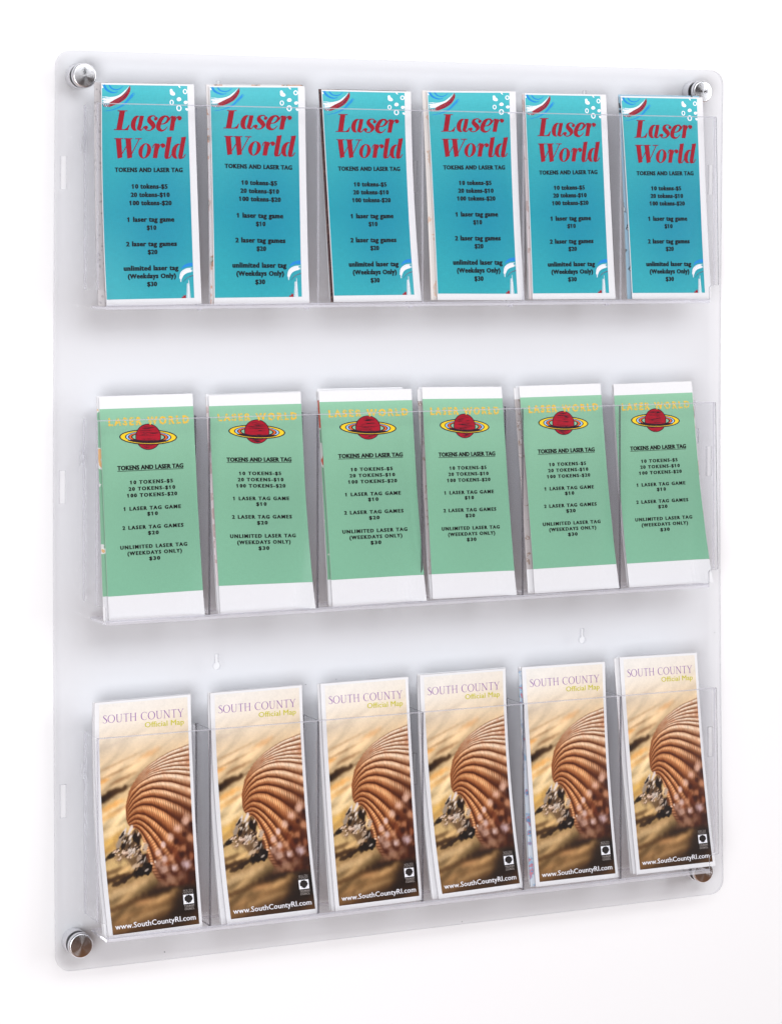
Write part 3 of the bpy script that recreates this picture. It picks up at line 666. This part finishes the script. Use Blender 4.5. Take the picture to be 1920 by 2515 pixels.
        blob(a, b, ra, rb, rot, c, op, so)
    for k in range(80):
        a = .10+.34*R.random(); b = .66+(R.random()-.5)*.05-.05*(a-.25); blob(a, b, .003+.005*R.random(), .002+.002*R.random(), -R.random()*1.2, [(226, 194, 166), (60, 38, 24), (150, 112, 84)][R.integers(3)], .8, .6)
    for k in range(60):      # ridged crust of the lump
        t = R.random(); a = .20+.27*t; b = .59+.14*t+(R.random()-.5)*.055
        blob(a, b, .008+.012*R.random(), .0025+.002*R.random(), -.5-.7*R.random(), [(206, 190, 176), (36, 22, 15), (168, 144, 122), (24, 14, 10), (120, 92, 68)][R.integers(5)], .75, .45)
    n4 = noise(30, 90, .1, 12, 2); img = img*(1+.05*(n4-.5))[..., None]
    # soft light veil at the head of the photo so that the title reads
    w = np.clip((.24-bb)/.2, 0, 1)[..., None]*.55; img = img*(1-w)+np.array((224, 221, 216.))*w
    gr = np.random.default_rng(8).random((NB, NA, 1)); img = img*(1+.07*(blur(gr, .6, .6)-.5)); k = (.10+.12*np.clip((bb-.2)/.15, 0, 1))[..., None]; img = np.clip(img, 0, 255)/255.; lum = img @ np.array([.3, .59, .11]); l2 = lum[..., None]; l3 = np.clip(l2-k*np.sin((.5-l2)*2*np.pi)*.30, .01, 1); img = np.clip(l3+(img-l2)*.90, 0, 1)*255.
    return NA, NB, lin(img)
NA, NB, SHELL = shell_art()

def shell_panel(P, reg, parent, org):
    u0, u1, v0, v1 = reg
    vv, uu = np.meshgrid(np.linspace(v0, v1, NB), np.linspace(u0, u1, NA), indexing='ij')
    V = (P.at(uu, vv, np.full(uu.shape, .00012))-org).reshape(-1, 3)
    i = np.arange((NB-1)*(NA-1)); j, k = i//(NA-1), i % (NA-1); a = j*NA+k
    Q = np.stack([a, a+NA, a+NA+1, a+1], 1).astype(np.int32)
    me = bpy.data.meshes.new('photo_print'); me.vertices.add(len(V)); me.vertices.foreach_set('co', V.ravel())
    me.loops.add(Q.size); me.loops.foreach_set('vertex_index', Q.ravel()); me.polygons.add(len(Q))
    me.polygons.foreach_set('loop_start', np.arange(0, Q.size, 4, dtype=np.int32)); me.update(calc_edges=True)
    at = me.color_attributes.new('ink', 'FLOAT_COLOR', 'POINT')
    C = np.ones((NB*NA, 4), np.float32); C[:, :3] = SHELL.reshape(-1, 3); at.data.foreach_set('color', C.ravel())
    me.materials.append(SHELLP); me.polygons.foreach_set('use_smooth', np.ones(len(Q), bool))
    return link('photo_print', me, parent)
def uv_panel(name, P, reg, mat, parent, org, nu=24, nv=36):
    u0, u1, v0, v1 = reg; V = []; F = []; UV = []
    vv, uu = np.meshgrid(np.linspace(v0, v1, nv+1), np.linspace(u0, u1, nu+1), indexing='ij')
    V = (P.at(uu, vv, np.full(uu.shape, .00016))-org).reshape(-1, 3)
    for j in range(nv):
        for i in range(nu): a = j*(nu+1)+i; F.append((a, a+nu+1, a+nu+2, a+1))
    o = mesh(name, V, F, mat, parent, smooth=True); l = o.data.uv_layers.new(name='UVMap')
    for lp in o.data.loops:
        k = lp.vertex_index; l.data[lp.index].uv = ((k % (nu+1))/nu, (k//(nu+1))/nv)
    return o
ORD = ['leftmost', 'second from the left', 'third from the left', 'third from the right', 'second from the right', 'rightmost']
def dry(pts, widths, n, rag, seed, h, mi, gap=.12):
    """brush stroke as a bundle of bristle strands with uneven ends"""
    R = np.random.default_rng(seed); V0, F0 = strip(pts, widths, 10); k = len(V0)//2; L, Rr = V0[:k], V0[k:]; out = []
    for j in range(n):
        e0, e1 = (R.random()**2)*rag, 1-(R.random()**2)*rag
        f0, f1 = (j+gap*R.random())/n, (j+1-gap*R.random())/n
        i0, i1 = int(e0*(k-1)), max(int(e1*(k-1)), int(e0*(k-1))+1)
        A = L[i0:i1+1]*(1-f0)+Rr[i0:i1+1]*f0; B = L[i0:i1+1]*(1-f1)+Rr[i0:i1+1]*f1; m = len(A)
        out.append((np.concatenate([A, B]), [(i, i+1, m+i+1, m+i) for i in range(m-1)], h+(j % 2)*5e-6, mi))
    return out
def conv(shapes, fx, fy): return [(np.stack([fx(V[:, 0]), fy(V[:, 1])], 1), F, h, mi) for V, F, h, mi in shapes]

def flyer_blue(P, i, o):
    org = np.array(o.location); reg = (.008, .926, .008, .972)
    slab('paper', P, [PAPER, PAPERE], o, org, .0006)
    uv_panel('turquoise_print', P, reg, BLUEP, o, org)
    A = Art(P, reg, org, 0)
    tx, ty = (lambda x: (x-116)/1222.), (lambda y: (y-153)/3047.)
    mats = [BLUE, WHT, RED, NAVY, LBL, PINK]
    S = []
    S += dry([(122, 345), (240, 352), (360, 312), (450, 232), (503, 160)], [62, 50, 30, 14, 8], 9, .25, 1, .0002, 1)
    S += dry([(122, 385), (230, 385), (300, 350)], [70, 40, 10], 7, .3, 2, .00021, 1)
    S += dry([(140, 153), (175, 215), (240, 256), (300, 262), (350, 240)], [34, 34, 26, 16, 5], 4, .08, 3, .00023, 0)
    S += dry([(212, 153), (255, 205), (320, 222), (380, 200), (420, 160)], [26, 20, 18, 14, 5], 3, .06, 4, .00023, 0)
    S += [strip([(121, 165), (124, 200)], [10, 22], 4)+(.00022, 1)]
    S += dry([(518, 160), (490, 240), (430, 320), (350, 375), (250, 425), (190, 460)], [16, 48, 66, 74, 62, 40], 12, .14, 5, .00026, 2)
    S += dry([(480, 250), (440, 320), (370, 385), (300, 430)], [6, 8, 7, 4], 2, .2, 6, .00029, 3)
    S += dry([(578, 268), (500, 350), (430, 425), (350, 475), (250, 512), (118, 532)], [46, 36, 26, 20, 12, 10], 5, .1, 7, .00023, 0, .25)
    for k in range(9): S += [strip([(124+9*k, 425+6*(k % 3)), (150+9*k, 470-7*(k % 2))], [7, 7])+(.00031+k*2e-6, (3, 1, 2)[k % 3])]
    A.emit('brush_strokes', conv(S, tx, ty), mats, o)
    S = []
    def el(x, y, rx, ry, mi, h, s=0): S.append(ellipse(x, y, rx, ry, .1*s, 26, .07, s)+(h, mi))
    def rg(x, y, rx, ry, s=0, t=15): S.append(ringshape(x, y, rx, ry, rx-t, ry-t, 0, 26)+(.0002, 1))
    el(1122, 262, 38, 32, 1, .0002, 3); el(1104, 225, 22, 26, 1, .000207, 4); el(1124, 262, 20, 14, 5, .00023, 5)
    rg(1305, 234, 32, 38); el(1214, 346, 31, 31, 1, .0002, 6); el(1216, 350, 16, 14, 5, .00023, 6); rg(1108, 393, 30, 39, t=14)
    el(1309, 390, 27, 27, 1, .0002, 7); el(1306, 392, 10, 10, 5, .00023, 7); rg(1210, 473, 38, 46, t=17); el(1322, 490, 21, 19, 1, .0002, 8); el(1222, 163, 26, 9, 1, .0002, 9)
    A.emit('dot_pattern', conv(S, tx, ty), mats, o)
    bx, by = (lambda x: 1-(1418-x)/1245.), (lambda y: (y/5.793+271.5)/523.5)
    S = dry([(1248, 1042), (1300, 1003), (1360, 985), (1420, 982)], [8, 34, 48, 52], 4, .05, 11, .0002, 0, .02)
    S += dry([(1232, 1185), (1262, 1110), (1330, 1068), (1420, 1056)], [34, 62, 66, 58], 8, .12, 12, .00023, 1, .1)
    S += dry([(1238, 1150), (1236, 1230)], [34, 10], 4, .5, 13, .00025, 1, .3)
    S += [strip([(1268, 1228), (1335, 1168), (1420, 1140)], [5, 6, 5])+(.00025, 3), strip([(1300, 1190), (1350, 1158), (1420, 1134)], [3, 3, 3])+(.00027, 2)]
    S += dry([(1338, 1250), (1336, 1460)], [34, 62], 9, .7, 14, .00022, 1, .35)
    S += dry([(1350, 1200), (1352, 1460)], [8, 34], 4, .6, 15, .00024, 1, .4)
    S += [(np.array([(1238, 1460), (1245, 1436), (1262, 1442), (1275, 1408), (1282, 1428), (1300, 1410), (1300, 1460)], float), [(0, 1, 2, 3, 4, 5, 6)], .00021, 2)]
    A.emit('brush_strokes', conv(S, bx, by), mats, o)
    # title
    ux, uy = 278/1222., 278/3047.
    S = []
    for dx, dy in ((-.0020, 0), (.0020, 0), (0, -.0008), (0, .0008)):
        S += [(V+np.array([dx, dy]), F, h, 0) for V, F, h, _ in title(T1, .137, .211, ux, uy, .00024+dx*1e-3+dy*2e-3)+title(T2, .137, .341, ux, uy, .00024+dx*1e-3+dy*2e-3)]
    A.emit('title_outline', S, NAVY_T, o)
    A.emit('title_lettering', title(T1, .137, .211, ux, uy, .0004)+title(T2, .137, .341, ux, uy, .0004), RED, o)
    def T(txt, xl, xr, base, cap=.0200): return textline(txt, xl, xr, base, cap, .014, .06, .052, h=.0003, lc=1.12, bv=.014)
    A.emit('heading_lettering', T('TOKENS AND LASER TAG', .142, .914, .4068), INK, o)
    S = T('10 tokens-$5', .33, .735, .4845)+T('20 tokens-$10', .316, .757, .5235)+T('100 tokens-$20', .298, .776, .562)
    S += T('1 laser tag game', .268, .80, .6395)+T('$10', .487, .593, .6775)+T('2 laser tag games', .247, .82, .754)+T('$20', .49, .595, .7915)
    S += T('unlimited laser tag', .209, .828, .8675)+T('(Weekdays Only)', .252, .797, .904)+T('$30', .468, .577, .9415)
    A.emit('price_lettering', S, INK, o)
NAVY_T = flat('dark_blue_outline_ink', (40, 34, 108), .5, .3)

def flyer_green(P, i, o):
    org = np.array(o.location); reg = (.0, 1., .056, .883)
    slab('paper', P, [PAPER, PAPERE], o, org, .0006)
    uv_panel('green_print', P, reg, GREENP, o, org)
    A = Art(P, reg, org, 0); fx, fy = (lambda x: .5026+x/1281.), (lambda y: .157+y/2576.)
    rot = .05; K = [(394, 107, PLUM), (377, 92, YEL), (318, 84, PLUM), (303, 76, LBL), (276, 73, PLUM), (262, 68, ORG), (234, 63, PLUM), (216, 52, None)]
    mats = [PLUM, YEL, LBL, ORG]
    def rings(a0, a1, h):
        out = []
        for j in range(7):
            rx, ry, m = K[j]; rx2, ry2, _ = K[j+1]; out.append(ringshape(0, 4, rx, ry, rx2, ry2, rot, 44, a0, a1)+(h, mats.index(m)))
        return out
    A.emit('planet_ring', conv(rings(170, 370, .0002), fx, fy), mats, o)
    S = [ellipse(0, 0, 175, 183, 0, 44)+(.00023, 0), ellipse(0, 0, 164, 172, 0, 44)+(.00026, 1)]
    R = np.random.default_rng(40+i)
    for k in range(46):
        y = R.uniform(-155, 160); w = math.sqrt(max(1, 160**2-y*y)); x = R.uniform(-.6, .6)*w; L = min(w-abs(x), R.uniform(20, 100)); t = R.uniform(2, 8)*(1.6 if abs(y) > 95 else 1)
        S.append(strip([(x-L, y-3), (x-L*.2, y+2), (x+L, y-2)], [1, t, 1], 5)+(.00029+k*3e-6, 0))
    A.emit('planet', conv(S, fx, fy), [PLUM, PRED], o)
    A.emit('planet_ring', conv(rings(-8, 188, .00042)+[ringshape(0, 4, 346, 86, 240, 56, rot, 30, 34, 146)+(.00045, 0)], fx, fy), mats, o)
    def T(txt, xl, xr, base, cap=.0187, tr=.16): return textline(txt, xl, xr, base, cap, .016, tr, .046, h=.0003, bv=.012)
    S = []
    R = np.random.default_rng(5)
    for V, F, h, mi in textline('LASER WORLD', .090, .945, .0905, .040, .02, .22, .035, h=.0003):
        j = (R.random(2)-.5)*.002; S.append((V+j, F, h, 0))
    A.emit('title_lettering', S, GOLD, o)
    A.emit('heading_lettering', textline('TOKENS AND LASER TAG', .162, .862, .3305, .0225, .016, .02, .046, bv=.014)+[rect(.160, .3345, .864, .3375)+(.0003, 0)], INKG, o)
    S = T('10 TOKENS-$5', .289, .742, .4075)+T('20 TOKENS-$10', .272, .764, .4425)+T('100 TOKENS-$20', .252, .782, .4775)
    S += T('1 LASER TAG GAME', .209, .816, .548)+T('$10', .457, .566, .579)+T('2 LASER TAG GAMES', .188, .834, .6495)+T('$20', .455, .566, .682)
    S += T('UNLIMITED LASER TAG', .155, .864, .7535)+T('(WEEKDAYS ONLY)', .228, .804, .787)+T('$30', .455, .568, .8195)
    A.emit('price_lettering', S, INKG, o)

def map_shell(P, i, o):
    org = np.array(o.location); reg = (.047, .968, .0095, .980)
    slab('paper', P, [PAPER, PAPERE], o, org, .0016)
    shell_panel(P, reg, o, org)
    A = Art(P, reg, org, 0)
    A.emit('title_lettering', flareline('SOUTH COUNTY', .042, .953, .0845, .0350, .0003), PURP, o)
    A.emit('subtitle_lettering', textline('Official Map', .510, .953, .1185, .0235, .0, .01, .010), OLIV, o)
    A.emit('web_address_lettering', textline('www.SouthCountyRI.com', .036, .962, .979, .0225, .0, .01, .012), WHT, o)
    S = [rect(.838, .866, .957, .907)+(.0003, 0)]
    sc = [(.897+.047*math.cos(t)*(1+.05*math.cos(9*t)), .8845-.0165*math.sin(t)*(1+.05*math.cos(9*t))) for t in np.linspace(-.55, math.pi+.55, 30)]+[(.873, .8965), (.866, .9015), (.882, .9000), (.890, .9035), (.904, .9035), (.912, .9000), (.928, .9015), (.921, .8965)]
    S.append((np.array(sc), [tuple(range(len(sc)))], .00034, 1))
    for k in range(-3, 4): S.append(strip([(.897, .8965), (.897+.0115*k, .874+.0006*k*k)], [.001, .0022])+(.00037, 2))
    A.emit('council_logo', S, [WHT, LOGOK, flat('logo_grey_rib_ink', (44, 36, 34)) if i == 0 else MATS['logo_grey_rib_ink']], o)
    S = flareline('SOUTH', .842, .952, .8525, .0085, .0003)+flareline('COUNTY', .838, .957, .8640, .0078, .0003)+[rect(.842, .8542, .955, .8548)+(.0003, 0)]
    S += textline('TOURISM', .842, .957, .9195, .0080, 0, .05)+textline('COUNCIL', .844, .957, .9330, .0080, 0, .05)+[rect(.845, .9215, .957, .9221)+(.0003, 0)]
    A.emit('council_lettering', S, LOGOT, o)

REARS = {'B': [('grey', dict(dxt=-6.0, dxb=-7.0, dzt=.6, dxtr=-4, dxbr=-5)), ('photo', dict(dxt=-2.2, dxb=-3.2, dzt=1.2, dxtr=-1, dxbr=1.5)), ('brown', dict(dxt=-1.8, dxb=-1.8, dzt=.6, dxtr=-4, dxbr=-4)),
               ('cream', dict(dxt=-4., dxb=-6., dzt=.4, dxtr=-4, dxbr=-3)), ('pink', dict(dxt=-1.2, dxb=-2.4, dzt=-1, dxtr=-3, dxbr=-3)), ('bluedark', dict(dxt=-1.0, dxb=-4.2, dzt=1.6, dxtr=-3, dxbr=-6))],
         'G': [('green', dict(dxt=-1.6, dxb=-4.8, dzt=.2, dxtr=-1., dxbr=-1.)), ('pink', dict(dxt=-2., dxb=-1.6, dzt=.8, dxtr=.4, dxbr=-2)), ('redspot', dict(dxt=-.6, dxb=-3.0, dzt=1.8, dxtr=-9, dxbr=-5)),
               ('tan', dict(dxt=-4.0, dxb=-1.5, dzt=-2.2, dxtr=-6, dxbr=-4)), ('tan', dict(dxt=-5., dxb=-6.5, dzt=-2., dxtr=-6, dxbr=-6)), ('photo', dict(dxt=2., dxb=3., dzt=-4., dxtr=2.6, dxbr=1.6))],
         'S': [('white', dict(dxt=-.8, dxb=-3.2, dzt=.5, dxtr=1.6, dxbr=-1)), ('white', dict(dxt=-1.4, dxb=-5.2, dzt=.3, dxtr=.4, dxbr=-1)), ('white', dict(dxt=-2.2, dxb=-3.2, dzt=-.6, dxtr=-2, dxbr=-1)),
               ('white', dict(dxt=-1., dxb=-6., dzt=.8, dxtr=1, dxbr=-2)), ('sky', dict(dxt=-2.2, dxb=-5., dzt=-4., dxtr=-4, dxbr=-6)), ('white', dict(dxt=-5.2, dxb=-3.2, dzt=-1.2, dxtr=-3, dxbr=1))]}
RLAB = {'grey': 'plain grey leaflet', 'photo': 'white leaflet with a brown photo strip', 'brown': 'dark brown leaflet', 'cream': 'cream leaflet with faint orange print', 'pink': 'pale pinkish leaflet', 'bluedark': 'blue leaflet with black edging',
        'green': 'green leaflet with an orange patch', 'redspot': 'green leaflet with a red patch', 'tan': 'grey-brown printed leaflet', 'white': 'white map leaflet', 'sky': 'blue and white map leaflet'}
ROWS = [('B', 'turquoise_flyer', 'turquoise laser game flyer with red italic title', 'flyer', 'turquoise flyers in the top row', 'top row', 'turquoise flyer', flyer_blue),
        ('G', 'green_flyer', 'green laser game flyer with a ringed red planet', 'flyer', 'green flyers in the middle row', 'middle row', 'green flyer', flyer_green),
        ('S', 'shell_map', 'folded map with seashell photo cover', 'folded map', 'seashell maps in the bottom row', 'bottom row', 'seashell map', map_shell)]
for key, name, lab, cat, grp, row, short, fn in ROWS:
    for i, E in enumerate(PATCH[key]):
        P = Patch(E, {'B': 1.2, 'G': 4.6, 'S': .0}[key]*(.6+.5*((i*7) % 4)/3)); c = P.pt(.5, 1.)
        o = empty(name, tuple(c), '%s, %s in %s' % (lab, ORD[i], row), cat, grp)
        fn(P, i, o)
        rk, rd = REARS[key][i]; Q = P.moved(dy=2.6, **rd); c = Q.pt(.5, 1.)
        r = empty('leaflet', tuple(c), '%s tucked behind the %s %s' % (RLAB[rk], short, ORD[i]), 'leaflet', 'leaflets tucked behind the front ones')
        if key == 'G' and rk != 'white':
            slab('paper', Q, [PAPER, PAPERE], r, np.array(c), .0007)
            uv_panel('rear_print', Q, (.0, 1., .056, .883), REAR[rk], r, np.array(c))
        else: slab('paper', Q, [REAR[rk], REAR[rk] if rk != 'white' else PAPERE], r, np.array(c), .0007)
        # further copies in the same pocket: only their edges show
        n = 3 if key == 'S' else 2
        for k in range(n):
            Q2 = P.moved(dy=4.2+1.5*k, dxt=rd.get('dxt', 0)*.5+.5*k, dxb=rd.get('dxb', 0)*.6-.8*k, dxtr=rd.get('dxtr', 0)*.5, dxbr=rd.get('dxbr', 0)*.5, dzt=-.6-.7*k+(.4 if key == 'S' else 0), dzb=.2)
            slab('inner_page', Q2, [PAPER, PAPERE], r, np.array(c), .0006)

# ------------------------------------------------------------------ specks on the wall / sheet
def speck(x, z, r, seed):
    V, F = ellipse(0, 0, r, r*.8, .3, 9, .2, seed); y = -.0002
    Vs = [(a, 0, b) for a, b in V]+[(a*.8, -.0003, b*.8) for a, b in V]; n = len(V)
    o = mesh('speck', Vs, [tuple(range(n, 2*n))]+[(k, (k+1) % n, n+(k+1) % n, n+k) for k in range(n)], flat('grey_dust', (70, 70, 74)) if 'grey_dust' not in MATS else MATS['grey_dust'], rack)
    o.location = (x, y+bow_y(z), z); return o
for k, (x, z) in enumerate([(.112, .008), (.266, .262), (.300, .265), (.752, .285), (.441, .003)]): speck(x, z, .0007 if k == 0 else .0005, k)
